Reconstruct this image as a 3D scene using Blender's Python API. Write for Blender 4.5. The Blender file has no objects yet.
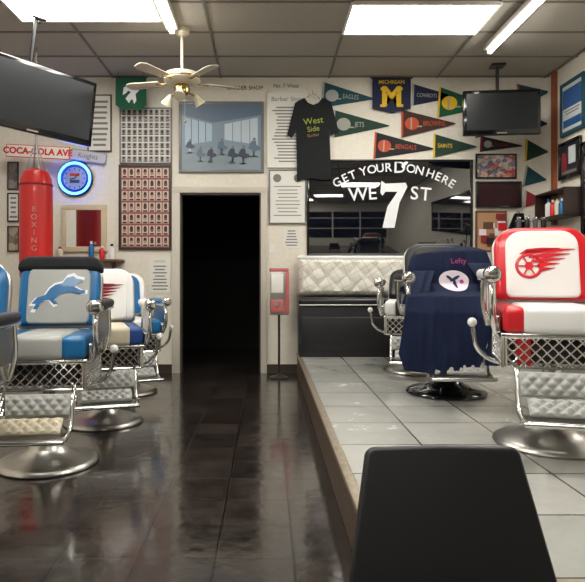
import bpy, bmesh, math, random
from mathutils import Matrix, Vector
random.seed(7)
T = lambda x=0, y=0, z=0: Matrix.Translation((x, y, z))
def R(a, ax): return Matrix.Rotation(math.radians(a), 4, ax)
UP = R(90, 'X')          # drawing plane XY -> upright XZ, facing -Y
I4 = Matrix.Identity(4)

# ------------------------------------------------------------------ materials
def lin(v):
    v /= 255.0
    return v/12.92 if v <= 0.04045 else ((v+0.055)/1.055)**2.4
def C(r, g, b): return (lin(r), lin(g), lin(b), 1)
MC = {}
def mat(name, col, rough=0.6, metal=0.0, emit=0.0, bump=0.0, bscale=40, coat=0.0, var=0.0, ior=1.5):
    if name in MC: return MC[name]
    m = bpy.data.materials.new(name); m.use_nodes = True
    nt = m.node_tree; p = nt.nodes['Principled BSDF']
    p.inputs['Base Color'].default_value = col
    p.inputs['Roughness'].default_value = rough
    p.inputs['Metallic'].default_value = metal
    p.inputs['Coat Weight'].default_value = coat
    p.inputs['IOR'].default_value = ior
    if emit:
        p.inputs['Emission Color'].default_value = col
        p.inputs['Emission Strength'].default_value = emit
    if bump or var:
        tc = nt.nodes.new('ShaderNodeTexCoord')
        n = nt.nodes.new('ShaderNodeTexNoise'); n.inputs['Scale'].default_value = bscale
        n.inputs['Detail'].default_value = 4
        nt.links.new(tc.outputs['Object'], n.inputs['Vector'])
        if bump:
            b = nt.nodes.new('ShaderNodeBump'); b.inputs['Strength'].default_value = bump
            b.inputs['Distance'].default_value = 0.01
            nt.links.new(n.outputs['Fac'], b.inputs['Height']); nt.links.new(b.outputs['Normal'], p.inputs['Normal'])
        if var:
            r = nt.nodes.new('ShaderNodeValToRGB')
            r.color_ramp.elements[0].position = .3; r.color_ramp.elements[1].position = .7
            r.color_ramp.elements[0].color = tuple(c*(1-var) for c in col[:3])+(1,)
            r.color_ramp.elements[1].color = tuple(min(1, c*(1+var*.5)) for c in col[:3])+(1,)
            nt.links.new(n.outputs['Fac'], r.inputs['Fac']); nt.links.new(r.outputs['Color'], p.inputs['Base Color'])
    MC[name] = m
    return m

def tile_mat(name, c1, c2, mortar, w, msize, rough, nscale, dirt, rlo=None, rhi=None, loc=(0, 0, 0), coat=0.0, bmp=.12):
    m = bpy.data.materials.new(name); m.use_nodes = True
    nt = m.node_tree; N = nt.nodes; L = nt.links; p = N['Principled BSDF']
    tc = N.new('ShaderNodeTexCoord'); mp = N.new('ShaderNodeMapping'); mp.inputs['Location'].default_value = loc
    L.new(tc.outputs['Object'], mp.inputs['Vector'])
    br = N.new('ShaderNodeTexBrick'); br.offset = 0; br.squash = 1
    br.inputs['Color1'].default_value = c1; br.inputs['Color2'].default_value = c2; br.inputs['Mortar'].default_value = mortar
    br.inputs['Scale'].default_value = 1; br.inputs['Mortar Size'].default_value = msize
    br.inputs['Mortar Smooth'].default_value = 0.2
    br.inputs['Brick Width'].default_value = w; br.inputs['Row Height'].default_value = w
    L.new(mp.outputs['Vector'], br.inputs['Vector'])
    no = N.new('ShaderNodeTexNoise'); no.inputs['Scale'].default_value = nscale; no.inputs['Detail'].default_value = 10
    no.inputs['Roughness'].default_value = .7; no.inputs['Distortion'].default_value = .3
    L.new(tc.outputs['Object'], no.inputs['Vector'])
    rp = N.new('ShaderNodeValToRGB'); rp.color_ramp.elements[0].position = .36; rp.color_ramp.elements[1].position = .66
    rp.color_ramp.elements[0].color = (1-dirt,)*3+(1,); rp.color_ramp.elements[1].color = (1, 1, 1, 1)
    L.new(no.outputs['Fac'], rp.inputs['Fac'])
    mx = N.new('ShaderNodeMix'); mx.data_type = 'RGBA'; mx.blend_type = 'MULTIPLY'; mx.inputs[0].default_value = 1
    L.new(br.outputs['Color'], mx.inputs[6]); L.new(rp.outputs['Color'], mx.inputs[7])
    L.new(mx.outputs[2], p.inputs['Base Color'])
    p.inputs['Coat Weight'].default_value = coat; p.inputs['Coat Roughness'].default_value = .10
    mr = N.new('ShaderNodeMapRange'); mr.inputs[3].default_value = rlo or rough; mr.inputs[4].default_value = rhi or rough
    mr.inputs[1].default_value = .35; mr.inputs[2].default_value = .65
    L.new(no.outputs['Fac'], mr.inputs[0]); L.new(mr.outputs[0], p.inputs['Roughness'])
    bp = N.new('ShaderNodeBump'); bp.inputs['Strength'].default_value = .6; bp.inputs['Distance'].default_value = .003; bp.invert = True
    L.new(br.outputs['Fac'], bp.inputs['Height'])
    n2 = N.new('ShaderNodeTexNoise'); n2.inputs['Scale'].default_value = 11; L.new(tc.outputs['Object'], n2.inputs['Vector'])
    b2 = N.new('ShaderNodeBump'); b2.inputs['Strength'].default_value = bmp; b2.inputs['Distance'].default_value = .01
    L.new(n2.outputs['Fac'], b2.inputs['Height']); L.new(bp.outputs['Normal'], b2.inputs['Normal'])
    L.new(b2.outputs['Normal'], p.inputs['Normal']); L.new(b2.outputs['Normal'], p.inputs['Coat Normal'])
    return m

def art_mat(name, cols, scale=6, rough=.35):
    m = bpy.data.materials.new(name); m.use_nodes = True
    nt = m.node_tree; N = nt.nodes; L = nt.links; p = N['Principled BSDF']
    tc = N.new('ShaderNodeTexCoord'); v = N.new('ShaderNodeTexVoronoi'); v.inputs['Scale'].default_value = scale
    n = N.new('ShaderNodeTexNoise'); n.inputs['Scale'].default_value = scale*.7; n.inputs['Detail'].default_value = 3
    L.new(tc.outputs['Object'], v.inputs['Vector']); L.new(tc.outputs['Object'], n.inputs['Vector'])
    mx = N.new('ShaderNodeMix'); mx.data_type = 'RGBA'; mx.inputs[0].default_value = .5
    L.new(v.outputs['Color'], mx.inputs[6]); L.new(n.outputs['Color'], mx.inputs[7])
    bw = N.new('ShaderNodeRGBToBW'); L.new(mx.outputs[2], bw.inputs[0])
    r = N.new('ShaderNodeValToRGB'); els = r.color_ramp.elements
    k = len(cols)
    els[0].position = .25; els[0].color = cols[0]; els[1].position = .75; els[1].color = cols[-1]
    for i in range(1, k-1):
        e = els.new(.25+.5*i/(k-1)); e.color = cols[i]
    L.new(bw.outputs[0], r.inputs['Fac']); L.new(r.outputs['Color'], p.inputs['Base Color'])
    p.inputs['Roughness'].default_value = rough
    return m

WHITE = mat('white_paint', C(226, 222, 212), .5)
PAPER = mat('paper', C(220, 219, 212), .6)
BLACK = mat('black_vinyl', C(16, 16, 18), .45)
BLKGL = mat('black_gloss', C(8, 9, 12), .12, coat=.3)
BLKFAB = mat('black_fabric', C(20, 22, 26), .9, bump=.3, bscale=90)
CHROME = mat('chrome', C(215, 215, 212), .18, 1.0)
STEEL = mat('brushed_steel', C(185, 182, 176), .32, 1.0)
SILVER = mat('silver_vinyl', C(160, 162, 158), .35)
RED = mat('red_vinyl', C(200, 24, 36), .32, coat=.2)
WVIN = mat('white_vinyl', C(226, 226, 224), .33)
BLUE = mat('blue_vinyl', C(8, 96, 150), .3, coat=.2)
DBLUE = mat('dark_blue_vinyl', C(26, 66, 130), .35)
CREAM = mat('cream_vinyl', C(205, 196, 172), .4)
NAVY = mat('navy_cloth', C(24, 38, 76), .85, bump=.3, bscale=70)
PINK = mat('pink_print', C(220, 206, 216), .7)
INK = mat('black_ink', C(25, 25, 28), .7)
GREYINK = mat('grey_ink', C(120, 118, 114), .7)
LETTER = mat('white_lettering', C(232, 234, 236), .5)
PLET = mat('faded_lettering', C(160, 160, 152), .8)
GREEN = mat('green_felt', C(14, 84, 56), .8)
TEAL = mat('teal_felt', C(20, 70, 80), .8)
DGREEN = mat('dark_green_felt', C(28, 56, 44), .8)
MNAVY = mat('navy_felt', C(20, 32, 62), .8)
MAIZE = mat('maize_felt', C(226, 184, 28), .7)
BROWN = mat('brown_felt', C(62, 38, 28), .8)
ORANGE = mat('orange_felt', C(186, 72, 34), .7)
CRIM = mat('crimson_felt', C(126, 28, 34), .8)
BLKFELT = mat('black_felt', C(26, 28, 30), .8)
WOOD = mat('brown_wood', C(96, 62, 44), .5, var=.3, bscale=12)
DWOOD = mat('dark_wood', C(50, 34, 28), .45)
ALU = mat('grey_frame', C(110, 112, 114), .4, .3)
YGREEN = mat('yellow_green_print', C(160, 170, 60), .7)

# ------------------------------------------------------------------ builder
class Obj:
    def __init__(s, name, place=I4):
        s.name = name; s.place = place; s.bm = bmesh.new(); s.mats = []; s.M = I4
    def add(s, tmp, m, M=I4):
        if m not in s.mats: s.mats.append(m)
        i = s.mats.index(m)
        for f in tmp.faces: f.material_index = i; f.smooth = True
        tmp.transform(s.M @ M)
        if (s.M @ M).determinant() < 0: bmesh.ops.reverse_faces(tmp, faces=tmp.faces)
        me = bpy.data.meshes.new('t'); tmp.to_mesh(me); tmp.free()
        s.bm.from_mesh(me); bpy.data.meshes.remove(me)
    def box(s, c, sz, m, bev=0, M=I4, seg=3):
        t = bmesh.new(); bmesh.ops.create_cube(t, size=1)
        bmesh.ops.scale(t, vec=sz, verts=t.verts)
        if bev: bmesh.ops.bevel(t, geom=t.edges[:], offset=min(bev, min(sz)*.49), segments=seg, affect='EDGES', profile=.5)
        s.add(t, m, M @ T(*c))
    def cyl(s, p0, p1, r0, m, r1=None, seg=16, M=I4):
        p0 = Vector(p0); p1 = Vector(p1); d = p1-p0
        t = bmesh.new()
        bmesh.ops.create_cone(t, cap_ends=True, segments=seg, radius1=r0, radius2=r0 if r1 is None else r1, depth=d.length)
        s.add(t, m, M @ T(*((p0+p1)/2)) @ d.to_track_quat('Z', 'Y').to_matrix().to_4x4())
    def ball(s, c, r, m, sc=(1, 1, 1), M=I4, seg=16):
        t = bmesh.new(); bmesh.ops.create_uvsphere(t, u_segments=seg, v_segments=max(6, seg//2), radius=r)
        bmesh.ops.scale(t, vec=sc, verts=t.verts); s.add(t, m, M @ T(*c))
    def lathe(s, prof, m, M=I4, seg=40):
        t = bmesh.new(); rings = []
        for r, z in prof:
            rings.append([t.verts.new((max(r, 1e-4)*math.cos(2*math.pi*k/seg), max(r, 1e-4)*math.sin(2*math.pi*k/seg), z)) for k in range(seg)])
        for a, b in zip(rings, rings[1:]):
            for k in range(seg): t.faces.new((a[k], a[(k+1) % seg], b[(k+1) % seg], b[k]))
        t.faces.new(rings[0][::-1]); t.faces.new(rings[-1])
        bmesh.ops.recalc_face_normals(t, faces=t.faces); s.add(t, m, M)
    def tube(s, pts, r, m, M=I4, seg=10, sub=6):
        P = [Vector(p) for p in pts]; out = []
        if len(P) > 2:
            Q = [2*P[0]-P[1]]+P+[2*P[-1]-P[-2]]
            for i in range(1, len(Q)-2):
                for k in range(sub):
                    u = k/sub; a, b, c, d = Q[i-1:i+3]
                    out.append(.5*((2*b)+(c-a)*u+(2*a-5*b+4*c-d)*u*u+(3*b-a-3*c+d)*u**3))
            out.append(P[-1])
        else: out = P
        t = bmesh.new(); rings = []; n0 = None
        for i, p in enumerate(out):
            d = (out[min(i+1, len(out)-1)]-out[max(i-1, 0)]).normalized()
            if n0 is None: n0 = d.orthogonal().normalized()
            n0 = (n0-d*n0.dot(d)).normalized(); b = d.cross(n0)
            rings.append([t.verts.new(p+r*(math.cos(2*math.pi*k/seg)*n0+math.sin(2*math.pi*k/seg)*b)) for k in range(seg)])
        for a, b in zip(rings, rings[1:]):
            for k in range(seg): t.faces.new((a[k], a[(k+1) % seg], b[(k+1) % seg], b[k]))
        t.faces.new(rings[0][::-1]); t.faces.new(rings[-1])
        bmesh.ops.recalc_face_normals(t, faces=t.faces); s.add(t, m, M)
    def poly(s, pts, m, M=I4, th=.004, bev=0):
        """flat outline in XY, given thickness th toward +Z"""
        t = bmesh.new(); vs = [t.verts.new((x, y, 0)) for x, y in pts]
        f = t.faces.new(vs)
        r = bmesh.ops.extrude_face_region(t, geom=[f])
        bmesh.ops.translate(t, vec=(0, 0, th), verts=[v for v in r['geom'] if isinstance(v, bmesh.types.BMVert)])
        bmesh.ops.recalc_face_normals(t, faces=t.faces)
        if bev:
            es = [e for e in t.edges if abs(e.verts[0].co.z-e.verts[1].co.z) < 1e-6]
            bmesh.ops.bevel(t, geom=es, offset=bev, segments=4, affect='EDGES', profile=.5)
        big = [f for f in t.faces if len(f.verts) > 4]
        if big: bmesh.ops.triangulate(t, faces=big)
        s.add(t, m, M)
    def text(s, body, size, m, M=I4, th=.002, bold=0.0, sx=1, align='CENTER'):
        cu = bpy.data.curves.new('txt', 'FONT'); cu.body = body; cu.size = size; cu.extrude = th/2
        cu.align_x = align; cu.align_y = 'CENTER'; cu.resolution_u = 3; cu.offset = bold
        o = bpy.data.objects.new('txt', cu); bpy.context.scene.collection.objects.link(o)
        bpy.context.view_layer.update()
        me = bpy.data.meshes.new_from_object(o.evaluated_get(bpy.context.evaluated_depsgraph_get()))
        bpy.data.objects.remove(o); bpy.data.curves.remove(cu)
        t = bmesh.new(); t.from_mesh(me); bpy.data.meshes.remove(me)
        s.add(t, m, M @ Matrix.Diagonal((sx, 1, 1, 1)))
    def surf(s, fn, nu, nv, m, M=I4, th=0):
        t = bmesh.new(); g = [[t.verts.new(fn(i/nu, j/nv)) for i in range(nu+1)] for j in range(nv+1)]
        for j in range(nv):
            for i in range(nu): t.faces.new((g[j][i], g[j][i+1], g[j+1][i+1], g[j+1][i]))
        if th: bmesh.ops.solidify(t, geom=t.faces[:], thickness=th)
        s.add(t, m, M)
    def done(s, ang=40):
        me = bpy.data.meshes.new(s.name); s.bm.to_mesh(me); s.bm.free()
        for m in s.mats: me.materials.append(m)
        me.set_sharp_from_angle(angle=math.radians(ang))
        o = bpy.data.objects.new(s.name, me); bpy.context.scene.collection.objects.link(o)
        o.matrix_world = s.place
        return o

def rrect(w, h, r, n=6, cx=0, cy=0, rt=None):
    """rounded rectangle outline; r bottom radius, rt top radius"""
    rt = r if rt is None else rt; out = []
    for (sx, sy, a0, rr) in ((1, -1, -90, r), (1, 1, 0, rt), (-1, 1, 90, rt), (-1, -1, 180, r)):
        for k in range(n+1):
            a = math.radians(a0+90*k/n)
            out.append((cx+sx*(w/2-rr)+rr*math.cos(a), cy+sy*(h/2-rr)+rr*math.sin(a)))
    return out
def circ(r, n=28, cx=0, cy=0, sx=1, sy=1):
    return [(cx+sx*r*math.cos(2*math.pi*k/n), cy+sy*r*math.sin(2*math.pi*k/n)) for k in range(n)]

# ------------------------------------------------------------------ room
XL, XR, YB, YF, H = -3.1, 3.18, 6.8, -2.5, 3.35
PLX, PLY, PLH = .34, 1.68, .23
WALL = mat('wall_paint', C(222, 216, 202), .6, bump=.12, bscale=25, var=.06)
FLOOR = tile_mat('floor_vinyl_tiles', C(40, 35, 32), C(58, 50, 46), C(8, 7, 7), .3048, .005, .2, 7.0, .42, .10, .24, loc=(.20, .1, 0), coat=.5, bmp=.12)
PLAT = tile_mat('platform_tiles', C(160, 161, 156), C(180, 180, 174), C(92, 88, 82), .457, .006, .25, 3.0, .14, .14, .28, loc=(-PLX, .1, 0), coat=.3, bmp=.05)
CEIL = mat('ceiling_tile', C(168, 162, 150), .9, bump=.3, bscale=60, var=.12)
o = Obj('floor'); o.box(((XL+XR)/2, (YF+9.2)/2, -.05), (XR-XL+.3, 9.2-YF+.3, .1), FLOOR); o.done()
o = Obj('ceiling'); o.box(((XL+XR)/2, (YF+9.2)/2, H+.05), (XR-XL+.3, 9.2-YF+.3, .1), CEIL); o.done()
o = Obj('wall_left'); o.box((XL-.06, (YF+YB)/2, H/2), (.12, YB-YF, H), WALL); o.done()
o = Obj('wall_right'); o.box((XR+.06, (YF+YB)/2, H/2), (.12, YB-YF, H), WALL); o.done()
DX0, DX1, DZ = -.985, -.07, 2.04
o = Obj('wall_back')
o.box(((XL+DX0)/2, YB+.06, H/2), (DX0-XL, .12, H), WALL)
o.box(((XR+DX1)/2, YB+.06, H/2), (XR-DX1, .12, H), WALL)
o.box(((DX0+DX1)/2, YB+.06, (H+DZ)/2), (DX1-DX0, .12, H-DZ), WALL); o.done()
# storefront behind the camera
o = Obj('wall_front')
o.box(((XL+XR)/2, YF-.06, .3), (XR-XL, .12, .6), WALL)
o.box(((XL+XR)/2, YF-.06, 3.0), (XR-XL, .12, .7), WALL); o.done()
o = Obj('window_1')
o.box(((XL+XR)/2, YF-.06, 1.625), (XR-XL, .02, 2.05), mat('night_glass', C(20, 24, 34), .05))
for i in range(5): o.box((XL+.04+i*(XR-XL-.08)/4, YF-.05, 1.625), (.07, .1, 2.05), WHITE)
for i in range(2): o.box(((XL+XR)/2, YF-.05, 1.35+i*.8), (XR-XL, .06, .05), WHITE)
o.done()
# dark back room
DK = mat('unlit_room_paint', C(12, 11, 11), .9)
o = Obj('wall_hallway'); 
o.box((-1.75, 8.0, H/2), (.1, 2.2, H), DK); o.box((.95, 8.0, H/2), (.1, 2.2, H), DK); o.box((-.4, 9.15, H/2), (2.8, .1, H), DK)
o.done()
# door casing
o = Obj('door_1')
TR = mat('door_casing_paint', C(196, 190, 177), .45)
for x, w in ((DX0-.045, .09), (DX1+.035, .07)): o.box((x, YB-.012, DZ/2), (w, .03, DZ), TR, .004)
o.box(((DX0+DX1)/2-.005, YB-.012, DZ+.035), (DX1-DX0+.17, .03, .07), TR, .004)
JB = mat('door_jamb', C(70, 64, 56), .5)
for x in (DX0+.008, DX1-.008): o.box((x, YB+.06, DZ/2), (.016, .13, DZ), JB)
o.box(((DX0+DX1)/2, YB+.06, DZ-.01), (DX1-DX0-.04, .13, .02), JB)
o.done()
BB = mat('baseboard_vinyl', C(58, 48, 42), .5)
o = Obj('baseboard_back'); o.box(((XL+DX0-.09)/2, YB-.006, .05), (DX0-.09-XL, .012, .1), BB); o.box(((DX1+.07+PLX)/2, YB-.006, .05), (PLX-DX1-.07, .012, .1), BB); o.done()
o = Obj('baseboard_left'); o.box((XL+.006, (YF+YB)/2, .05), (.012, YB-YF-.03, .1), BB); o.done()
# ceiling T-bar grid
o = Obj('trim_ceiling_grid'); TB = mat('tbar', C(112, 108, 98), .6)
x = .70-1.22*3
while x < XR:
    o.box((x, (YF+YB)/2, H-.004), (.024, YB-YF, .008), TB); x += 1.22
y = 4.92-.61*12
while y < YB:
    if y > YF: o.box(((XL+XR)/2, y, H-.004), (XR-XL, .024, .0081), TB)
    y += .61
o.done()
# raised platform
o = Obj('platform')
o.box(((PLX+XR)/2+.008, (PLY+YB)/2+.01, PLH/2), (XR-PLX-.02, YB-PLY-.024, PLH), PLAT)
SIDE = mat('platform_side', C(84, 68, 54), .55, bump=.6, bscale=55, var=.45)
o.box((PLX+.011, (PLY+YB)/2, PLH/2-.012), (.022, YB-PLY-.004, PLH-.03), SIDE)
o.box(((PLX+XR)/2, PLY+.011, PLH/2-.012), (XR-PLX-.004, .022, PLH-.03), SIDE)
NOS = mat('brass_nosing', C(158, 146, 128), .38, .6, var=.3, bscale=30)
o.box((PLX+.016, (PLY+YB)/2, PLH-.009), (.045, YB-PLY-.004, .024), NOS, .004)
o.box(((PLX+XR)/2, PLY+.016, PLH-.009), (XR-PLX-.004, .045, .024), NOS, .004)
o.done()

# ------------------------------------------------------------------ light fixtures
TUBE = mat('fluorescent_diffuser', (1.0, .960, .890, 1), .5, emit=25.0)
TUBE2 = mat('fluorescent_tube', (1.0, .970, .92, 1), .5, emit=28.0)
def troffer(x, y):
    o = Obj('ceiling_light_panel', T(x, y, H))
    o.box((0, 0, -.018), (1.20, .60, .014), TUBE, .004)
    for a in ((0, .305, 1.24, .02), (0, -.305, 1.24, .02), (.61, 0, .02, .60), (-.61, 0, .02, .60)):
        o.box((a[0], a[1], -.016), (a[2], a[3], .03), WHITE, .003)
    o.done()
for p in ((1.31, 5.22), (-1.53, 4.94), (1.31, 2.6), (-1.43, 2.4), (.09, .35), (-1.43, -.9)): troffer(*p)
def strip(x, y, l=1.24):
    o = Obj('fluorescent_strip_light', T(x, y, H))
    o.box((0, 0, -.03), (.11, l, .055), WHITE, .01)
    o.cyl((0, -l/2+.03, -.075), (0, l/2-.03, -.075), .02, TUBE2)
    for e in (-l/2+.02, l/2-.02): o.box((0, e, -.07), (.05, .025, .05), WHITE, .005)
    o.done()
strip(2.16, 5.22); strip(-2.5, 2.5); strip(-.845, 4.74)

# ------------------------------------------------------------------ barber chairs
def lattice(o, M, w, h, s, m, r=.0055):
    """diamond grille in XZ plane, centred"""
    hw, hh = w/2, h/2
    for a, b, c, d in ((-hw, -hh, hw, -hh), (-hw, hh, hw, hh), (-hw, -hh, -hw, hh), (hw, -hh, hw, hh)):
        o.cyl((a, 0, b), (c, 0, d), r*1.5, m, seg=8, M=M)
    k = -hw-hh
    while k < hw+hh:
        for sg in (1, -1):
            z0, z1 = -hh, hh
            lo = (-hw-k)/sg; hi = (hw-k)/sg
            if lo > hi: lo, hi = hi, lo
            z0 = max(z0, lo); z1 = min(z1, hi)
            if z1-z0 > .008:
                o.cyl((k+sg*z0, 0, z0), (k+sg*z1, 0, z1), r, m, seg=6, M=M)
        k += s
def quilt(o, M, w, h, nx, ny, m, d=.018, rim=.03):
    def f(u, v):
        x = (u-.5)*w; y = (v-.5)*h
        e = min(1, min(u, 1-u)*w/rim, min(v, 1-v)*h/rim)
        q = abs(math.sin(math.pi*(u*nx+v*ny)))*abs(math.sin(math.pi*(u*nx-v*ny)))
        return (x, y, math.sqrt(max(e, 0))*(.012+d*q))
    o.surf(f, nx*8, ny*10, m, M)
    o.box((0, 0, -.008), (w, h, .018), m, .006, M)

def logo_lion(o, M, m):
    p = [(-.17, -.05), (-.13, -.015), (-.08, -.005), (-.05, .03), (-.015, .05), (.03, .055), (.06, .085), (.10, .09), (.12, .07), (.155, .06),
         (.15, .045), (.12, .04), (.10, .02), (.135, -.005), (.165, -.01), (.16, -.03), (.125, -.03), (.08, -.01), (.045, -.01), (.0, -.02), (-.03, -.045),
         (-.01, -.07), (-.035, -.075), (-.06, -.04), (-.09, -.04), (-.12, -.06), (-.14, -.09), (-.165, -.085), (-.14, -.055)]
    M = M @ R(8, 'Z')
    cx = sum(a for a, b in p)/len(p); cy = sum(b for a, b in p)/len(p)
    o.poly([(cx+(a-cx)*1.1, cy+(b-cy)*1.22) for a, b in p], LETTER, M, .004)
    o.poly(p, m, M, .007)
def logo_wing(o, M, m):
    o.tube([(-.07+.065*math.cos(a*math.pi/8), -.02+.065*math.sin(a*math.pi/8), 0) for a in range(17)], .009, m, M, 6, 2)
    o.poly(circ(.022, 16, -.07, -.02), m, M, .006)
    for k in range(6):
        o.box((.042, 0, .002), (.045, .007, .008), m, 0, M @ T(-.07, -.02, 0) @ R(k*60, 'Z'))
    for i in range(5):
        y = .06-.027*i; L = .18-.026*i
        o.poly([(-.09+.02*i, y-.006), (-.09+.02*i, y+.007), (-.07+L*.6, y+.012+.008), (-.07+L+.06, y+.004+.012), (-.07+L*.7, y-.003)], m, M, .006)
    o.poly([(-.12, .05), (-.08, .078), (.0, .085), (.10, .082), (.02, .066), (-.05, .05)], m, M, .006)

def barber_chair(x, y, z, rot, lift, sm, ss, bm_, br, logo, lm, arm, base=None, lever=-1, skirt=None, capm=None, tilt=13, name='barber_chair', mid=.36, mainw=.385):
    base = base or STEEL
    o = Obj(name, T(x, y, z+.001) @ R(rot, 'Z'))
    o.lathe([(.285, 0), (.29, .008), (.285, .02), (.26, .034), (.19, .05), (.13, .075), (.095, .115), (.08, .16), (.078, .26), (.085, .27), (.085, .30), (.06, .31), (.055, .36)], base)
    o.cyl((0, 0, .33), (0, 0, .46+lift), .045, CHROME, seg=24)
    o.M = T(0, 0, lift)
    o.box((0, 0, .45), (.30, .34, .05), STEEL, .01)
    o.box((0, 0.01, .49), (.46, .44, .14), BLACK, .01)
    lattice(o, T(0, -.235, .475), .50, .145, .052, CHROME)
    for sx in (-1, 1): lattice(o, T(sx*.262, 0, .475) @ R(90, 'Z'), .46, .145, .052, CHROME)
    if skirt:
        for sx in (-1, 1): o.box((sx*.17, -.222, .475), (.07, .012, .135), skirt)
    o.box((0, -.0, .558), (.55, .51, .022), CHROME, .006)
    # seat cushion in three upholstered sections
    o.box((0, -.01, .635), (mid, .52, .135), sm, .035, seg=5)
    sw = (.53-mid)/2+.02
    for sx in (-1, 1): o.box((sx*(.265-sw/2), -.01, .633), (sw, .515, .13), ss, .032, seg=5)
    # arms
    for sx in (-1, 1):
        X = sx*.315
        o.box((sx*.285, .0, .61), (.022, .46, .085), CHROME, .008)
        o.tube([(X*.93, -.20, .57), (X, -.235, .66), (X, -.235, .76), (X, -.20, .835)], .017, CHROME)
        o.tube([(X*.93, .20, .57), (X, .215, .68), (X, .20, .83)], .017, CHROME)
        o.box((X, -.02, .862), (.082, .46, .05), arm, .022, seg=4)
        o.box((X, -.02, .834), (.07, .47, .014), CHROME, .004)
        o.cyl((X, -.275, .857), (X, -.225, .857), .043, CHROME, seg=24)
        o.ball((X, -.275, .857), .040, CHROME, (1, .35, 1))
        o.poly([(-.19, .0), (.17, .0), (.20, .16), (-.21, .16)], arm if arm is not BLACK else STEEL, T(X*.97+.004, 0, .655) @ R(90, 'Z') @ UP, .008)
    # back rest
    B = T(0, .265, .70) @ R(-tilt, 'X')
    o.poly(rrect(.52, .44, .03, cy=.22, rt=.13), STEEL, B @ T(0, .045, 0) @ UP, .03, .01)
    o.poly(rrect(.50, .42, .03, cy=.225, rt=.12), br, B @ T(0, .045, 0) @ UP, .085, .028)
    o.poly(rrect(mainw, .385, .03, cy=.215, rt=.09), bm_, B @ T(0, -.018, 0) @ UP, .032, .012)
    LM = B @ T(0, -.0495, .22) @ UP
    if logo == 'lion': logo_lion(o, LM, lm)
    elif logo == 'wing': logo_wing(o, LM, lm)
    elif logo == 'stripe':
        for i in (-1, 0, 1): o.box((i*.09, 0, 0), (.04, .34, .006), lm, 0, LM)
    if capm:   # folded cape lying over the top of the backrest
        o.poly([(x_*1.05, y_) for x_, y_ in rrect(.50, .10, .02, cy=.41, rt=.075)], capm, B @ T(0, .056, 0) @ UP, .115, .03)
    if tilt < 30:
        for sx in (-.2, .2): o.tube([(sx, .29, .56), (sx, .33, .75), (sx, .37, .95)], .013, CHROME)
    else:
        for sx in (-.2, .2): o.tube([(sx, .24, .56), (sx, .36, .66), (sx, .54, .84)], .013, CHROME)
    # foot rest
    for sx in (-1, 1):
        o.tube([(sx*.20, -.22, .42), (sx*.205, -.30, .36), (sx*.205, -.36, .22), (sx*.20, -.47, .185)], .013, CHROME)
    quilt(o, T(0, -.315, .335) @ R(68, 'X'), .40, .12, 7, 2, SILVER)
    quilt(o, T(0, -.40, .245) @ R(35, 'X'), .34, .10, 6, 2, CREAM if logo == 'lion' else SILVER)
    o.box((0, -.455, .187), (.42, .17, .016), STEEL, .005)
    for i in range(7): o.box((0, -.52+i*.022, .198), (.38, .006, .008), CHROME)
    o.cyl((-.21, -.54, .19), (.21, -.54, .19), .012, CHROME)
    # pump lever
    if lever:
        o.tube([(lever*.05, 0, .40), (lever*.26, -.06, .40), (lever*.37, -.10, .47), (lever*.40, -.12, .60)], .012, CHROME)
        o.ball((lever*.40, -.12, .61), .024, WVIN)
    return o.done()

barber_chair(-1.29, 3.53, 0, 6, .07, SILVER, BLUE, SILVER, BLUE, 'lion', BLUE, BLACK, capm=BLKFAB, lever=1, mid=.30)
barber_chair(-1.23, 4.52, 0, 18, .03, CREAM, DBLUE, WVIN, WVIN, 'wing', CRIM, WVIN, lever=1)
barber_chair(-1.33, 5.68, 0, 25, .0, WVIN, BLUE, BLUE, WVIN, 'stripe', WVIN, BLUE, lever=1)
barber_chair(-1.46, 2.52, 0, 5, .05, SILVER, BLUE, SILVER, BLUE, None, BLUE, BLACK, lever=0)
barber_chair(1.48, 3.12, PLH, -15, .02, WVIN, RED, WVIN, RED, 'wing', RED, WVIN, skirt=RED, lever=-1)
barber_chair(1.33, 4.46, PLH, -4, .0, WVIN, DBLUE, BLACK, BLACK, None, BLUE, BLACK, base=BLKGL, lever=0)
barber_chair(1.36, 5.50, PLH, -14, -.05, BLACK, WVIN, BLACK, BLACK, None, BLUE, BLACK, lever=-1, tilt=52)

# T-shirt draped on the middle platform chair
rows = [(1.27, 1.22, 1.60, 4.83), (1.33, 1.20, 1.63, 4.76), (1.30, 1.12, 1.70, 4.66), (1.16, 1.08, 1.73, 4.605), (1.04, 1.04, 1.66, 4.575), (.985, .98, 1.60, 4.47),
        (.965, .95, 1.55, 4.13), (.85, .93, 1.53, 4.06), (.73, .91, 1.50, 4.045), (.58, .885, 1.47, 4.045), (.47, .92, 1.42, 4.05)]
def rowat(v):
    k = v*(len(rows)-1); i = min(int(k), len(rows)-2); f = k-i
    return [a+(b-a)*f for a, b in zip(rows[i], rows[i+1])]
def shirt(u, v):
    z, a, b, y = rowat(v)
    x = a+(b-a)*u
    fold = (.014*math.sin(x*26+z*5)+.008*math.sin(x*47-z*9))*(0.25+v)
    q = max(0, 1-v/.3)
    return (x, y-abs(fold)-.004, z-.03*math.sin(u*3.1)*max(0, v-.8)*5-.12*(1-u)**3*q)
def shirt_y(x, z):
    for i in range(1, len(rows)-1):
        if rows[i+1][0] <= z <= rows[i][0]:
            f = (rows[i][0]-z)/(rows[i][0]-rows[i+1][0]); y = rows[i][3]*(1-f)+rows[i+1][3]*f
            v = (i+f)/(len(rows)-1)
            return y-abs((.014*math.sin(x*26+z*5)+.008*math.sin(x*47-z*9))*(0.25+v))-.011
    return 4.5
o = Obj('draped_tshirt')
o.surf(shirt, 48, 80, NAVY, th=-.004)
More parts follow.
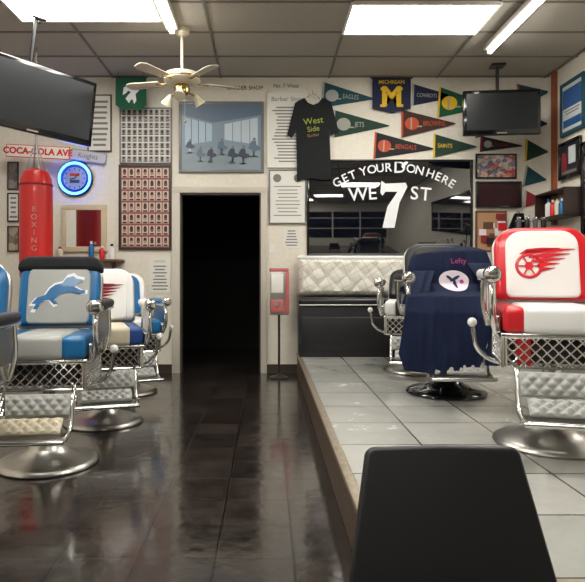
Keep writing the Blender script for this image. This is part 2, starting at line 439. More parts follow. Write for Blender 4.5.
def sleeve(x0, z0, x1, z1, y0, y1, w):
    def f(u, v):
        x = x0+(x1-x0)*v+w*(u-.5); z = z0+(z1-z0)*v
        return (x, y0+(y1-y0)*v-.03*math.sin(math.pi*u)-.01*math.sin(u*14), z)
    o.surf(f, 14, 14, NAVY, th=-.004)
sleeve(1.62, 1.20, 1.71, .80, 4.60, 4.10, .17)
sleeve(1.62, .97, 1.52, .50, 4.10, 4.03, .12)
sleeve(1.20, 1.14, 1.03, .90, 4.60, 4.24, .16)
def patch(cx, cz, rx, rz, m, off=0, rot=0):
    def f(u, v):
        a = 2*math.pi*u; ax, az = rx*v*math.cos(a), rz*v*math.sin(a)
        x = cx+ax*math.cos(rot)-az*math.sin(rot); z = cz+ax*math.sin(rot)+az*math.cos(rot)
        return (x, shirt_y(x, z)-off, z)
    o.surf(f, 32, 6, m)
PX, PZ = 1.42, 1.065
patch(PX, PZ, .115, .078, PINK)
patch(PX+.01, PZ+.016, .045, .012, NAVY, .004, .5)
patch(PX-.03, PZ+.018, .032, .011, NAVY, .004, -.7)
patch(PX+.005, PZ-.022, .013, .034, NAVY, .004, .1)
patch(PX+.06, PZ-.008, .016, .016, mat('magenta_print', C(170, 60, 130), .7), .004)
o.text('Lefty', .06, mat('magenta_print', C(170, 60, 130)), T(1.47, 4.605, 1.215) @ R(-15, 'X') @ UP)
o.done(60)

# ------------------------------------------------------------------ foreground chair
o = Obj('black_dining_chair', T(.389, 1.24, 0))
bk = T(0, .0, .40) @ R(-17, 'X')
n = 8
def P_(cx, cy, r, a0, a1): return [(cx+r*math.cos(math.radians(a0+(a1-a0)*k/n)), cy+r*math.sin(math.radians(a0+(a1-a0)*k/n))) for k in range(n+1)]
pts = [(-.228, 0), (.228, 0)] + P_(.174-.026, .334-.024, .024, 12, 88) + [(0, .338)] + P_(-.174+.026, .334-.024, .024, 92, 168)
o.poly(pts, BLACK, bk @ T(0, .02, 0) @ UP, .035, .010)
o.box((0, -.20, .42), (.46, .44, .06), BLACK, .025, seg=4)
o.box((0, -.20, .385), (.40, .38, .02), BLKGL)
for sx in (-1, 1):
    o.tube([(sx*.19, -.37, .385), (sx*.20, -.39, .20), (sx*.205, -.40, .006)], .013, CHROME)
    o.tube([(sx*.15, .085, .58), (sx*.17, .04, .42), (sx*.185, .02, .20), (sx*.20, .04, .006)], .013, CHROME)
    o.cyl((sx*.197, -.385, .25), (sx*.185, .02, .25), .008, CHROME)
o.done()

# ------------------------------------------------------------------ back wall fittings
# elevation drawing of the back wall: 88.24 drawing units to the metre
def ex(u): return (u-267)/88.24
def ez(v): return 1.1-(v-276)/88.24
def wallM(u, v, off=.004): return T(ex(u), YB-off, ez(v)) @ UP

def frame(name, u0, v0, u1, v1, fm, am, fw=.025, depth=.025, extra=None):
    w = ex(u1)-ex(u0); h = ez(v0)-ez(v1)
    o = Obj(name, T((ex(u0)+ex(u1))/2, YB-depth/2-.001, (ez(v0)+ez(v1))/2))
    o.box((0, 0, 0), (w-fw, depth*.5, h-fw), am)
    for a in ((0, h/2-fw/2, w, fw), (0, -h/2+fw/2, w, fw)): o.box((a[0], 0, a[1]), (a[2], depth, a[3]), fm, .003)
    for sx in (-1, 1): o.box((sx*(w/2-fw/2), 0, 0), (fw, depth, h-2*fw), fm, .003)
    o.M = T(0, -depth*.25-.001, 0) @ UP
    if extra: extra(o, w-2*fw, h-2*fw)
    o.done()
def lines(n, m=GREYINK, head=None, margin=.1, fill=.4):
    def f(o, w, h):
        y = h/2-h*.06
        if head: o.text(head, h*.085, m, T(0, y-h*.03, 0), .001); y -= h*.12
        st = (y+h/2-h*.05)/n
        for i in range(n):
            l = w*(1-2*margin)*random.uniform(.55, 1)
            o.box((0, y-st*(i+.5), 0), (l, st*fill, .001), m)
    return f
def faces(nx, ny, bg):
    tones = [mat('print_%d' % i, C(*c), .5) for i, c in enumerate([(120, 84, 66), (92, 62, 50), (150, 112, 90), (60, 46, 42), (170, 140, 118)])]
    hair = mat('print_hair', C(44, 36, 34), .6)
    def f(o, w, h):
        cw, ch = w/nx, h/ny
        for i in range(nx):
            for j in range(ny):
                x = -w/2+cw*(i+.5); y = -h/2+ch*(j+.5); t = random.choice(tones)
                o.box((x, y, 0), (cw*.86, ch*.84, .001), bg)
                o.poly(circ(cw*.25, 10, x, y, 1, 1.2), t, I4, .0015)
                o.poly([(x-cw*.26, y+ch*.08), (x+cw*.26, y+ch*.08), (x+cw*.16, y+ch*.34), (x-cw*.16, y+ch*.34)], hair, I4, .002)
                o.box((x, y-ch*.33, 0), (cw*.6, ch*.14, .002), hair)
    return f
frame('hairstyle_poster', 120, 108, 172, 164, ALU, PAPER, .015, extra=faces(9, 8, mat('poster_pale', C(160, 162, 162), .5)))
frame('hairstyle_poster', 119, 165, 172, 250, DWOOD, mat('poster_red', C(140, 70, 62), .5), .03, extra=faces(7, 7, mat('poster_cell', C(196, 176, 164), .5)))
def shopart(o, w, h):
    """print of a barbershop interior: windows in perspective, ceiling, row of chairs and sitters"""
    sky = mat('art_window', C(160, 184, 202), .4); dk = mat('art_dark', C(50, 62, 80), .4); md = mat('art_steel_blue', C(88, 108, 130), .4)
    lt = mat('art_highlight', C(178, 192, 202), .4); sk = mat('art_skin', C(120, 108, 106), .4)
    o.poly([(-w/2, h/2), (-w/2, h*.34), (-w*.1, h*.22), (w/2, h*.34), (w/2, h/2)], md, I4, .001)
    o.poly([(-w/2, -h/2), (w/2, -h/2), (w/2, -h*.22), (w*.1, -h*.10), (-w/2, -h*.26)], mat('art_floor', C(128, 142, 152), .4), I4, .001)
    o.poly([(-w*.46, h*.30), (-w*.46, -h*.12), (-w*.12, -h*.06), (-w*.12, h*.20)], sky, I4, .002)
    o.poly([(w*.04, h*.20), (w*.04, -h*.04), (w*.46, -h*.12), (w*.46, h*.30)], lt, I4, .002)
    for i in range(3):
        o.box((-w*.38+i*w*.09, h*.08, .002), (w*.008, h*.40-i*h*.05, .002), dk); o.box((w*.14+i*w*.11, h*.08, .002), (w*.008, h*.28+i*h*.05, .002), md)
    for i in range(7):
        x = -w*.40+i*w*.135; y = -h*(.10+.14*abs(math.sin(i*2.1))); q = .045+.02*abs(math.sin(i*3.3))
        m = (dk, md, dk, md, dk)[i % 5]
        o.poly([(x-q, y-q*.9), (x+q*.4, y-q*1.3), (x+q*1.3, y-q*1.0), (x+q*1.1, y-q*.5), (x+q*.5, y-q*.3), (x+q*.45, y+q*.5), (x-q*.3, y+q*.6), (x-q*.7, y+q*.1)], m, I4, .003)
        o.poly(circ(q*.3, 10, x+q*.1, y+q*.85), sk, I4, .003)
        o.box((x, y-q*1.7, 0), (q*.25, q*1.2, .002), lt); o.box((x, y-q*2.3, 0), (q*1.4, q*.22, .002), lt)
frame('framed_shop_print', 179, 102, 264, 173, ALU, mat('art_mid', C(118, 138, 154), .35), .035, extra=shopart)
frame('price_list_poster', 267, 92, 307, 168, WHITE, PAPER, .012, extra=lines(18, GREYINK, 'Barber Shop'))
def two(o, w, h):
    o.poly(circ(w*.12, 16, -w*.3, h*.36), GREYINK, I4, .001); o.poly(circ(w*.12, 16, w*.3, h*.36), GREYINK, I4, .001)
    for i in range(9): o.box((0, h*.2-i*h*.07, 0), (w*random.uniform(.5, .85), h*.016, .001), GREYINK)
frame('framed_certificate', 269, 170, 306, 224, ALU, PAPER, .014, extra=two)
frame('framed_certificate', 88, 95, 112, 152, DWOOD, PAPER, .014, extra=lines(9, GREYINK))
frame('framed_photo', 8, 162, 19, 190, DWOOD, art_mat('photo_a', [C(60, 60, 66), C(150, 140, 130)], 14), .015)
frame('framed_photo', 8, 193, 20, 222, DWOOD, PAPER, .015, extra=lines(5))
frame('framed_photo', 8, 226, 20, 252, DWOOD, art_mat('photo_b', [C(90, 60, 50), C(180, 170, 150)], 14), .015)
frame('paper_notice', 149, 258, 171, 293, WHITE, PAPER, .006, .008, extra=lines(8, GREYINK, 'NOTICE'))
frame('paper_notice', 283, 228, 300, 248, WHITE, PAPER, .005, .008, extra=lines(6, GREYINK))
frame('wall_mirror', 62, 205, 107, 252, mat('mirror_frame', C(196, 180, 150), .5), mat('mirror_glass', C(200, 200, 200), .04, 1.0), .06, .03)
frame('framed_team_photo', 475, 154, 516, 179, BLKGL, art_mat('photo_c', [C(30, 90, 60), C(190, 60, 60), C(200, 195, 180), C(40, 60, 120), C(210, 200, 110)], 22), .018)
frame('flat_monitor', 475, 182, 520, 208, BLKGL, mat('screen_dim', C(46, 22, 26), .15), .02, .05)
frame('bulletin_board', 475, 211, 506, 252, WOOD, mat('cork', C(170, 130, 96), .8), .02, extra=lambda o, w, h: [o.box((random.uniform(-.4, .4)*w, random.uniform(-.4, .4)*h, .001*i), (random.uniform(.06, .12), random.uniform(.05, .09), .002), random.choice([PAPER, CRIM, WOOD, RED, PINK, CRIM, INK])) for i in range(20)])
frame('light_switch_plate', 269, 245, 274, 253, WHITE, WHITE, .01, .01)

# lettered wall header
o = Obj('wall_lettering', T(0, YB, 0))
o.text('BARBER SHOP', .065, INK, T(ex(245), -.003, ez(88)) @ UP, .002)
o.text("No. 7 West", .06, INK, T(ex(286), -.003, ez(86)) @ UP, .002)
o.done()

# college banners: the green one hangs from the ceiling just off the wall
o = Obj('college_banner', T(-1.50, 6.62, 3.125) @ UP)
w, h = .34, .34
o.poly([(-w/2, -h*.40), (-w*.25, -h*.60), (0, -h*.5), (w*.25, -h*.60), (w/2, -h*.40), (w/2, h*.5), (-w/2, h*.5)], GREEN, I4, .006)
o.poly([(-.06, -.06), (-.02, -.11), (.0, -.07), (.02, -.07), (.035, -.12), (.06, -.08), (.05, -.01), (.09, .03), (.05, .09), (-.02, .10), (-.08, .06), (-.09, -.02), (-.055, .0), (-.03, .03), (.0, .01), (-.03, -.02)], LETTER, T(0, -.01, .005) , .003)
o.cyl((-w*.55, h*.5, .004), (w*.55, h*.5, .004), .008, DWOOD)
for sx in (-.14, .14): o.cyl((sx, h*.5, .004), (sx, 3.35-3.125-.002, .004), .002, DWOOD, seg=6)
o.done()
o = Obj('college_banner', wallM(391, 95, .030))
w, h = 38/88.24, 32/88.24
o.poly([(-w/2, -h*.45), (0, -h*.58), (w/2, -h*.45), (w/2, h*.5), (-w/2, h*.5)], MNAVY, I4, .006)
o.text('MICHIGAN', .06, MAIZE, T(0, h*.37, .006), .003, .0012)
o.text('M', .30, MAIZE, T(0, -h*.1, .006), .004, .012, 1.0)
for sx in (-1, 1):
    o.box((sx*.093, -h*.1-.095, .007), (.075, .03, .004), MAIZE); o.box((sx*.093, -h*.1+.095, .007), (.06, .03, .004), MAIZE)
o.cyl((-w*.55, h*.5, .004), (w*.55, h*.5, .004), .008, DWOOD)
o.done()

# pennants
def pennant(u0, va, vb, u1, vt, m, band, txt, tm, helmet=None, off=.004):
    x0, x1 = ex(u0), ex(u1); a, b, t = ez(va), ez(vb), ez(vt)
    cx, cz = x0, (a+b)/2
    ang = math.atan2(t-cz, x1-x0); L = math.hypot(x1-x0, t-cz); hh = (a-b)/2
    o = Obj('sports_pennant', T(cx, YB-off, cz) @ UP @ R(math.degrees(ang), 'Z'))
    o.poly([(0, -hh), (L, -.006), (L, .006), (0, hh)], m, I4, .004)
    o.box((.010, 0, .003), (.02, 2*hh, .006), band)
    hx = .035
    if helmet:
        o.poly(circ(hh*.5, 18, .04+hh*.5, 0, 1, .9), helmet, T(0, 0, .004), .003)
        o.box((.04+hh*1.05, -hh*.2, .006), (hh*.35, hh*.09, .004), PLET)
        o.box((.04+hh*.45, 0, .008), (hh*.1, hh*.8, .003), PLET)
        hx = .04+hh*1.2
    if txt:
        k_ = min(hh*.5, (L-hx)*.8/(len(txt)*.48))
        o.text(txt, k_, tm, T(hx+.015, 0, .004), .003, 0, 0.75, 'LEFT')
    o.done()
pennant(322, 82, 108, 374, 99, TEAL, PLET, 'EAGLES', PLET, SILVER)
pennant(333, 110, 138, 389, 126, DGREEN, SILVER, 'JETS', PLET, PLET)
pennant(374, 132, 159, 434, 149, BLKFELT, ORANGE, 'BENGALS', ORANGE, ORANGE)
pennant(401, 110, 138, 455, 124, BROWN, ORANGE, 'BROWNS', ORANGE, ORANGE, off=.014)
pennant(412, 84, 106, 455, 97, MNAVY, SILVER, 'COWBOYS', SILVER)
pennant(438, 87, 118, 492, 106, GREEN, MAIZE, 'PACKERS', MAIZE, MAIZE)
pennant(433, 134, 158, 476, 147, DGREEN, MAIZE, 'SAINTS', MAIZE, off=.01)
pennant(476, 112, 138, 527, 128, MNAVY, CRIM, 'BILLS', PLET)
pennant(518, 84, 108, 549, 92, TEAL, ORANGE, 'FINS', ORANGE)
pennant(524, 112, 134, 547, 124, MNAVY, MAIZE, '', PLET)
pennant(525, 139, 162, 548, 152, DGREEN, MAIZE, '', PLET)
pennant(524, 165, 187, 546, 180, TEAL, PLET, '', LETTER)
pennant(524, 190, 208, 545, 201, CRIM, PLET, '', LETTER)
pennant(480, 136, 152, 522, 146, BLKFELT, CRIM, 'FALCONS', CRIM, SILVER)

# hanging T-shirt on the wall
o = Obj('hanging_tshirt', wallM(312.5, 139, .034))
k = 1/88.24
def sp(u, v): return ((u-312.5)*k, -(v-139)*k)
out = [sp(*p) for p in ((304, 99), (308, 104), (313, 106), (318, 104), (322, 99), (331, 104), (338, 132), (330, 136), (329, 131), (331, 180), (322, 181), (312, 179), (297, 181), (296, 131), (292, 139), (287, 136), (295, 104))]
o.poly(out, BLKFAB, I4, .02, .004)
for i, (tx, dy, sc_) in enumerate((('West', .19, .10), ('Side', .10, .085), ('Barber', .03, .05))):
    o.text(tx, sc_, YGREEN if i < 2 else mat('orange_print', C(150, 112, 60)), T(.005, dy, .021) @ R(8, 'Z'), .002)
o.tube([(-.08, .44, .01), (0, .50, .01), (.08, .44, .01)], .006, CHROME)
o.tube([(0, .50, .01), (0, .54, -.005), (0, .53, -.03)], .004, CHROME)
o.done()

# black glass window with applied lettering
u0, v0, u1, v1 = 308, 161, 471, 256
w, h = (u1-u0)*k, (v1-v0)*k
o = Obj('lettered_black_window', wallM((u0+u1)/2, (v0+v1)/2, .002))
SG = mat('sign_glass', C(10, 13, 22), .03, ior=2.4)
o.box((0, 0, .010), (w, h, .018), SG, .001)
for a in ((0, h/2, w+.03, .025), (0, -h/2, w+.03, .025)): o.box((a[0], a[1], .014), (a[2], a[3], .03), BLKGL, .004)
for sx in (-1, 1): o.box((sx*w/2, 0, .014), (.025, h, .03), BLKGL, .004)
LX, LY = 389.5, 208.5
Rr = 112*k
cx, cy = (393-LX)*k, (LY-(168+112))*k
slots = [('G', -29), ('E', -24.5), ('T', -20.3), ('Y', -14.5), ('O', -10), ('U', -5.8), ('R', -1.6), ('D', 4.2), ('O', 10), ('N', 14.5), ('H', 20.2), ('E', 24.4), ('R', 28.3), ('E', 32.2)]
for ch, a in slots:
    A = math.radians(a-1)
    o.text(ch, .19 if a == 4.2 else .135, LETTER, T(cx+Rr*math.sin(A), cy+Rr*math.cos(A), .020) @ R(-a+1, 'Z'), .002, .0015)
for ch, u, v, a in (('W', 358, 195, 5), ('E', 372, 194, 3), ('S', 414, 194, -3), ('T', 425, 195, -5)):
    o.text(ch, .21, LETTER, T((u-LX)*k, (LY-v)*k, .020) @ R(a, 'Z'), .002, .002)
o.poly([((a-LX)*k, (LY-b)*k) for a, b in ((380, 193), (381, 181), (385, 184), (405, 183), (407, 187), (399, 203), (394, 228), (382, 228), (387, 207), (397, 192), (385, 192), (382, 196))], LETTER, T(0, 0, .019), .003)
o.done()

# wall clock with blue neon ring
NEON = mat('blue_neon', (.03, .14, 1.0, 1), .4, emit=16)
o = Obj('neon_wall_clock', wallM(76, 179, .03))
o.lathe([(.20, -.025), (.205, .0), (.19, .01), (.0, .011)], mat('clock_body', C(24, 30, 60), .4))
o.lathe([(.128, .01), (.128, .016), (0, .017)], mat('clock_face', C(150, 165, 190), .5))
o.tube([(.172*math.cos(a*math.pi/12), .172*math.sin(a*math.pi/12), .025) for a in range(25)], .014, NEON, seg=8, sub=3)
for a in range(12): o.box((0, .108, .019), (.01, .022, .003), DBLUE, 0, R(a*30, 'Z'))
o.box((.0, .035, .021), (.009, .08, .003), INK, 0, R(-40, 'Z')); o.box((0, .025, .021), (.011, .06, .003), INK, 0, R(100, 'Z'))
o.box((0, -.035, .019), (.11, .035, .002), DBLUE); o.box((0, .04, .018), (.11, .03, .002), RED)
o.done()

# street sign on brackets and small novelty sign
o = Obj('street_name_sign', T(-2.50, 6.55, 2.455) @ R(3, 'Y'))
SR = mat('sign_red', C(196, 34, 28), .5)
o.box((0, 0, 0), (.70, .01, .14), SR, .003)
o.box((0, -.004, 0), (.68, .008, .122), mat('sign_white', C(226, 222, 212), .4))
o.text('COCA-COLA AVE', .095, SR, T(0, -.0095, 0) @ UP, .002, .004)
for sx in (-.25, .25): o.box((sx, .125, 0), (.02, .24, .02), STEEL)
o.done()
o = Obj('novelty_sign', T(ex(89), 6.77, ez(157)) @ R(8, 'Y'))
o.poly(rrect(.42, .13, .03), mat('sign_blue', C(120, 136, 166), .4), UP, .008)
o.poly(rrect(.40, .11, .03), mat('sign_white2', C(196, 196, 198), .4), T(0, -.008, 0) @ UP, .002)
o.text('Knights', .075, mat('slate_ink', C(80, 90, 116), .6), T(0, -.0105, 0) @ UP, .002, 0)
o.done()

# heavy punching bag
o = Obj('punching_bag', T(-2.27, 5.9, 0))
BR = mat('bag_red', C(196, 30, 28), .38, coat=.2)
o.lathe([(.02, 1.05), (.13, 1.06), (.152, 1.09), (.157, 1.3), (.157, 1.95), (.15, 2.05), (.12, 2.12), (.06, 2.15), (.02, 2.16)], BR)
for z in (1.2, 1.98): o.lathe([(.158, z), (.160, z+.01), (.158, z+.02)], CRIM)
for i, ch in enumerate('BOXING'): o.text(ch, .075, mat('bag_print', C(206, 150, 140), .6), T(.04, -.158, 1.74-i*.075) @ UP, .003, 0)
for a in range(4):
    c, s_ = math.cos(a*math.pi/2+.7), math.sin(a*math.pi/2+.7)
    o.cyl((.10*c, .10*s_, 2.13), (0, 0, 2.42), .007, STEEL, seg=6)
o.cyl((0, 0, 2.42), (0, 0, H-.002), .009, STEEL, seg=8)
for i in range(22): o.ball((0, 0, 2.44+i*.04), .016, STEEL, (1, .6, 1.3) if i % 2 else (.6, 1, 1.3), seg=8)
o.done()

# televisions
def tv(name, M, w, h, mount):
    o = Obj(name, M)
    o.box((0, 0, 0), (w, .05, h), BLKGL, .012)
    o.box((0, -.0255, .01), (w-.07, .004, h-.09), mat('tv_screen', C(20, 24, 28), .3))
    o.box((0, -.027, -h/2+.02), (.10, .004, .012), STEEL)
    o.box((0, .045, 0), (w*.6, .05, h*.6), BLACK, .02)
    for p in mount: o.tube(p, .018, BLACK)
    o.box((mount[0][-1][0], mount[0][-1][1], mount[0][-1][2]), (.14, .14, .02), BLACK)
    o.done()
th = math.degrees(math.atan2(.72, .66))
tv('television', T(-2.00, 5.15, 2.62) @ R(th, 'Z') @ R(3, 'Y') @ R(5, 'X'), 1.14, .59, [[(0, .06, 0), (0, .14, .06), (0, .10, H-2.64)]])
tv('television', T(2.44, 6.25, 2.80) @ R(-6, 'Z'), .78, .47, [[(0, .06, 0), (0, .14, .05), (0, .15, H-2.812)]])

# ceiling fan
o = Obj('ceiling_fan', T(-.77, 5.44, 0))
FW = mat('fan_white', C(200, 190, 170), .4)
BRS = mat('fan_brass', C(186, 160, 100), .25, .9)
o.lathe([(.03, H-.08), (.065, H-.05), (.07, H-.002)], FW)
o.cyl((0, 0, 2.93), (0, 0, H-.05), .014, FW)
o.lathe([(.03, 2.97), (.07, 2.95), (.15, 2.93), (.165, 2.90), (.165, 2.87), (.14, 2.845), (.06, 2.83)], FW)
o.lathe([(.166, 2.878), (.17, 2.885), (.166, 2.892)], BRS)
o.lathe([(.06, 2.835), (.075, 2.80), (.07, 2.76), (.035, 2.735)], BRS)
for i in range(3):
    a = math.radians(30+i*120)
    o.tube([(.05*math.cos(a), .05*math.sin(a), 2.77), (.11*math.cos(a), .11*math.sin(a), 2.755), (.14*math.cos(a), .14*math.sin(a), 2.735)], .01, BRS)
    o.lathe([(.018, .03), (.03, .0), (.05, -.05), (.055, -.065)], mat('frosted_shade', C(215, 206, 182), .3), T(.145*math.cos(a), .145*math.sin(a), 2.73) @ R(math.degrees(a), 'Z') @ R(-35, 'Y'), 20)
for i in range(5):
    Mb = R(20+72*i, 'Z')
    o.box((.19, 0, 2.852), (.12, .03, .008), BRS, .003, Mb)
    o.poly([(.22, -.045), (.50, -.062), (.545, -.04), (.555, 0), (.545, .04), (.50, .062), (.22, .045)], FW, Mb @ T(0, 0, 2.855) @ R(11, 'X'), .008, .002)
o.cyl((.03, -.03, 2.50), (.03, -.03, 2.76), .002, STEEL, seg=6); o.ball((.03, -.03, 2.49), .012, BRS)
o.done()

# waiting bench against the back wall
def bench_mat():
    m = bpy.data.materials.new('patterned_white_vinyl'); m.use_nodes = True
    nt = m.node_tree; N = nt.nodes; L = nt.links; p = N['Principled BSDF']
    tc = N.new('ShaderNodeTexCoord'); mp = N.new('ShaderNodeMapping'); mp.inputs['Rotation'].default_value = (0, .5, 0)
    v = N.new('ShaderNodeTexVoronoi'); v.feature = 'DISTANCE_TO_EDGE'; v.distance = 'EUCLIDEAN'; v.inputs['Scale'].default_value = 9; v.inputs['Randomness'].default_value = .25
    L.new(tc.outputs['Object'], mp.inputs[0]); L.new(mp.outputs[0], v.inputs['Vector'])
    r = N.new('ShaderNodeValToRGB'); r.color_ramp.elements[0].position = .015; r.color_ramp.elements[0].color = C(184, 178, 164)
    r.color_ramp.elements[1].position = .05; r.color_ramp.elements[1].color = C(220, 217, 206)
    L.new(v.outputs['Distance'], r.inputs['Fac']); L.new(r.outputs['Color'], p.inputs['Base Color']); p.inputs['Roughness'].default_value = .4
    return m
BM = bench_mat()
BW = 1.90
o = Obj('waiting_bench', T(PLX+.005+BW/2, 6.59, PLH+.001))
o.box((0, 0, .28), (BW, .34, .56), BLACK, .012)
o.box((0, -.165, .25), (BW-.06, .02, .36), BLACK, .008)
o.box((0, -.02, .595), (BW+.01, .37, .085), mat('black_seat_vinyl', C(24, 24, 28), .3), .035, seg=4)
def tuft(u, v):
    x = (u-.5)*BW; z = .655+.42*v
    e = min(1, min(u, 1-u)*BW/.05, min(v, 1-v)*.42/.05)
    q = abs(math.sin(math.pi*(x/.21+v*2)))*abs(math.sin(math.pi*(x/.21-v*2)))
    return (x, .075-.05*math.sqrt(max(0, e))-.016*q**.5*e, z)
o.surf(tuft, 150, 34, BM)
o.box((0, .115, .86), (BW, .08, .42), BM, .02, seg=3)
o.box((0, .10, 1.07), (BW+.01, .14, .05), WVIN, .024, seg=4)
o.cyl((-BW/2, -.20, .56), (BW/2, -.20, .56), .008, STEEL, seg=8)
o.done()

# pedestal box by the door
o = Obj('gumball_machine', T(.13, 6.48, 0))
o.lathe([(.10, 0), (.10, .012), (.03, .03), (.013, .05), (.013, .70)], mat('pole_black', C(40, 36, 34), .4), seg=24)
PK = mat('box_pink_red', C(180, 92, 92), .4)
o.box((0, 0, .92), (.20, .16, .47), STEEL, .012)
o.box((-.02, -.075, 1.02), (.13, .02, .20), PAPER, .006)
o.box((0, 0, 1.165), (.21, .17, .04), PK, .01); o.box((.088, -.01, .92), (.04, .165, .45), PK, .008); o.box((-.02, -.085, .78), (.14, .02, .13), PK, .006)
o.cyl((-.02, -.10, .80), (-.02, -.085, .80), .03, CHROME)
o.done()

# ------------------------------------------------------------------ right side
o = Obj('back_counter', T(2.93, 5.3, PLH+.001))
o.box((0, 0, .42), (.44, 2.6, .84), mat('counter_cabinet', C(150, 146, 140), .45), .006)
o.box((-.01, 0, .86), (.48, 2.64, .04), mat('counter_top', C(60, 58, 60), .25), .008)
for i in range(5):
    o.box((-.222, -1.04+i*.52, .45), (.012, .48, .66), mat('cabinet_door', C(168, 164, 156), .4), .004); o.cyl((-.24, -1.20+i*.52, .62), (-.24, -1.10+i*.52, .62), .006, CHROME)
o.done()
o = Obj('wall_mirror', T(XR-.016, 4.88, 1.95))
o.box((0, 0, 0), (.02, 2.2, .9), mat('mirror_glass', C(200, 200, 200)), 0)
for sz in (-1, 1): o.box((-.004, 0, sz*.46), (.03, 2.26, .05), BLKGL, .005)
for sy in (-1, 1): o.box((-.004, sy*1.12, 0), (.03, .05, .97), BLKGL, .005)
o.done()
o = Obj('trim_1'); o.box((XR-.02, 6.60, 2.5), (.04, .07, 1.68), mat('rust_post', C(140, 76, 42), .5)); o.done()
def sideframe(name, y, z, w, h, fm, fill):
    o = Obj(name, T(XR-.018, y, z))
    o.box((0, 0, 0), (.02, w, h), fill[0])
    for (yy, zz, ww, hh, m) in fill[1]: o.box((-.011, yy, zz), (.003, ww, hh), m)
    for sz in (-1, 1): o.box((-.004, 0, sz*(h/2+.01)), (.034, w+.06, .04), fm, .004)
    for sy in (-1, 1): o.box((-.004, sy*(w/2+.01), 0), (.034, .04, h+.02), fm, .004)
    return o
PW, PB = mat('poster_white', C(200, 204, 206), .4), mat('poster_blue', C(36, 84, 140), .4)
o = sideframe('framed_poster', 6.20, 2.86, .42, .50, TEAL, (PW, [(0, .10, .38, .20, PB), (0, -.16, .36, .08, PB), (0, -.03, .30, .012, GREYINK), (0, -.06, .26, .012, GREYINK)]))
o.done()
o = sideframe('framed_poster', 6.26, 2.32, .38, .34, BLKGL, (mat('poster_night', C(30, 34, 44), .4), [(-.06, .04, .14, .18, PW), (.10, -.02, .10, .20, CRIM), (0, -.13, .30, .03, GREYINK)])); o.done()
# wall shelf with bottles on the right wall
o = Obj('supply_shelf', T(XR-.10, 6.36, 1.72)); o.box((0, 0, 0), (.19, .66, .025), DWOOD, .004); o.box((0, 0, .27), (.19, .66, .02), DWOOD, .004)
for sy in (-.32, .32): o.box((0, sy, .135), (.19, .02, .27), DWOOD)
o.done()
# clippers hanging on a rack
o = Obj('clipper_rack', T(2.78, 6.25, PLH+.882))
o.cyl((-.05, 0, .0), (-.05, 0, .62), .012, STEEL); o.lathe([(.09, 0), (.09, .012), (.0, .014)], STEEL, T(-.05, 0, 0))
o.cyl((-.19, 0, .56), (.14, 0, .56), .010, STEEL)
for i in range(4):
    x = -.17+i*.085
    o.box((x, -.03, .50), (.045, .045, .15), BLACK if i % 2 else mat('clipper_grey', C(70, 74, 80), .4), .015); o.box((x, -.03, .585), (.04, .02, .03), CHROME, .003)
    o.tube([(x, -.03, .43), (x+.02, -.06, .30), (x-.02, -.04, .15), (x+.01, -.02, .01)], .006, BLACK, seg=6)
o.done()
def bottle(x, y, z, r, h, m, cap, name='spray_bottle'):
    o = Obj(name, T(x, y, z+.001)); o.lathe([(r*.95, 0), (r, .01), (r, h*.65), (r*.85, h*.74), (r*.35, h*.8), (r*.35, h*.88)], m, seg=20)
    o.lathe([(r*.45, h*.86), (r*.45, h), (r*.2, h*1.02)], cap, seg=16)
    if name == 'spray_bottle': o.box((-r*.5, 0, h*1.03), (r*1.4, r*.5, r*.45), cap, .004)
    o.done()
CT = PLH+.882
for i, (y, r, h, m, c, n) in enumerate([(6.05, .035, .24, WVIN, BLACK, 'spray_bottle'), (5.95, .04, .20, mat('barbicide', C(30, 90, 190), .1), CHROME, 'disinfectant_jar'),
        (5.8, .03, .26, WVIN, RED, 'spray_bottle'), (5.6, .035, .22, GREEN, WVIN, 'tonic_bottle'), (5.4, .03, .25, WVIN, BLUE, 'spray_bottle'), (5.1, .035, .22, CREAM, BLACK, 'tonic_bottle'),
        (4.8, .035, .24, WVIN, WVIN, 'spray_bottle')]):
    bottle(2.85+.06*(i % 2), y, CT, r, h, m, c, n)
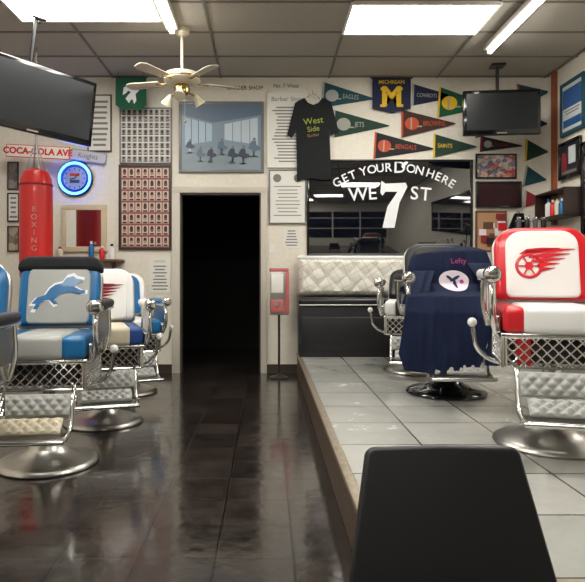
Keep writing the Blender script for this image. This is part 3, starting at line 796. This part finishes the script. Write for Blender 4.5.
for i, (y, r, h, m, c) in enumerate([(6.12, .03, .20, WVIN, RED), (6.22, .035, .17, BLUE, WVIN), (6.32, .03, .21, CREAM, BLACK), (6.42, .03, .18, RED, WVIN), (6.52, .035, .20, WVIN, BLUE)]):
    bottle(XR-.12, y, 1.733, r, h, m, c, 'tonic_bottle')
# black cape on a hook
o = Obj('hanging_barber_cape', T(2.82, YB-.06, 0))
def cape(u, v):
    z = 1.80-v*.68; w = .10+.18*min(1, v*2.2)
    return ((u-.5)*w-.08*v, -.02-.02*math.sin(u*22)-.05*math.sin(math.pi*u), z)
o.surf(cape, 30, 16, BLKFAB, th=-.004)
o.tube([(0, .055, 1.82), (0, -.03, 1.81), (0, -.035, 1.85)], .007, STEEL)
o.done(60)

# shelf and bottles under the left mirror
o = Obj('shelf_ledge', T(ex(85), YB-.10, 1.27)); o.box((0, 0, 0), (.90, .19, .03), WOOD, .004)
for sx in (-.35, .35): o.poly([(0, 0), (.16, 0), (0, -.14)], WOOD, T(sx, .095, -.015) @ R(-90, 'Z') @ UP, .02)
o.done()
for i, (dx, r, h, m, c) in enumerate([(-.35, .03, .18, WVIN, BLUE), (-.25, .035, .14, CREAM, RED), (.1, .03, .2, BLUE, WVIN), (.22, .03, .15, RED, WVIN), (.33, .035, .17, WVIN, BLACK)]):
    bottle(ex(85)+dx, YB-.10, 1.285, r, h, m, c, 'tonic_bottle')

# ------------------------------------------------------------------ camera, world
w = bpy.data.worlds.new('World'); bpy.context.scene.world = w; w.use_nodes = True
w.node_tree.nodes['Background'].inputs[0].default_value = (.02, .025, .04, 1)
cam = bpy.data.cameras.new('Camera'); co = bpy.data.objects.new('Camera', cam); bpy.context.scene.collection.objects.link(co)
co.location = (0, 0, 1.1); co.rotation_euler = (math.radians(90), 0, 0)
cam.sensor_width = 36; cam.sensor_fit = 'HORIZONTAL'; cam.lens = 36*600/585
cam.shift_x = 25.5/585; cam.shift_y = -15/585; cam.clip_start = .02
bpy.context.scene.camera = co
bpy.context.scene.view_settings.view_transform = 'Standard'
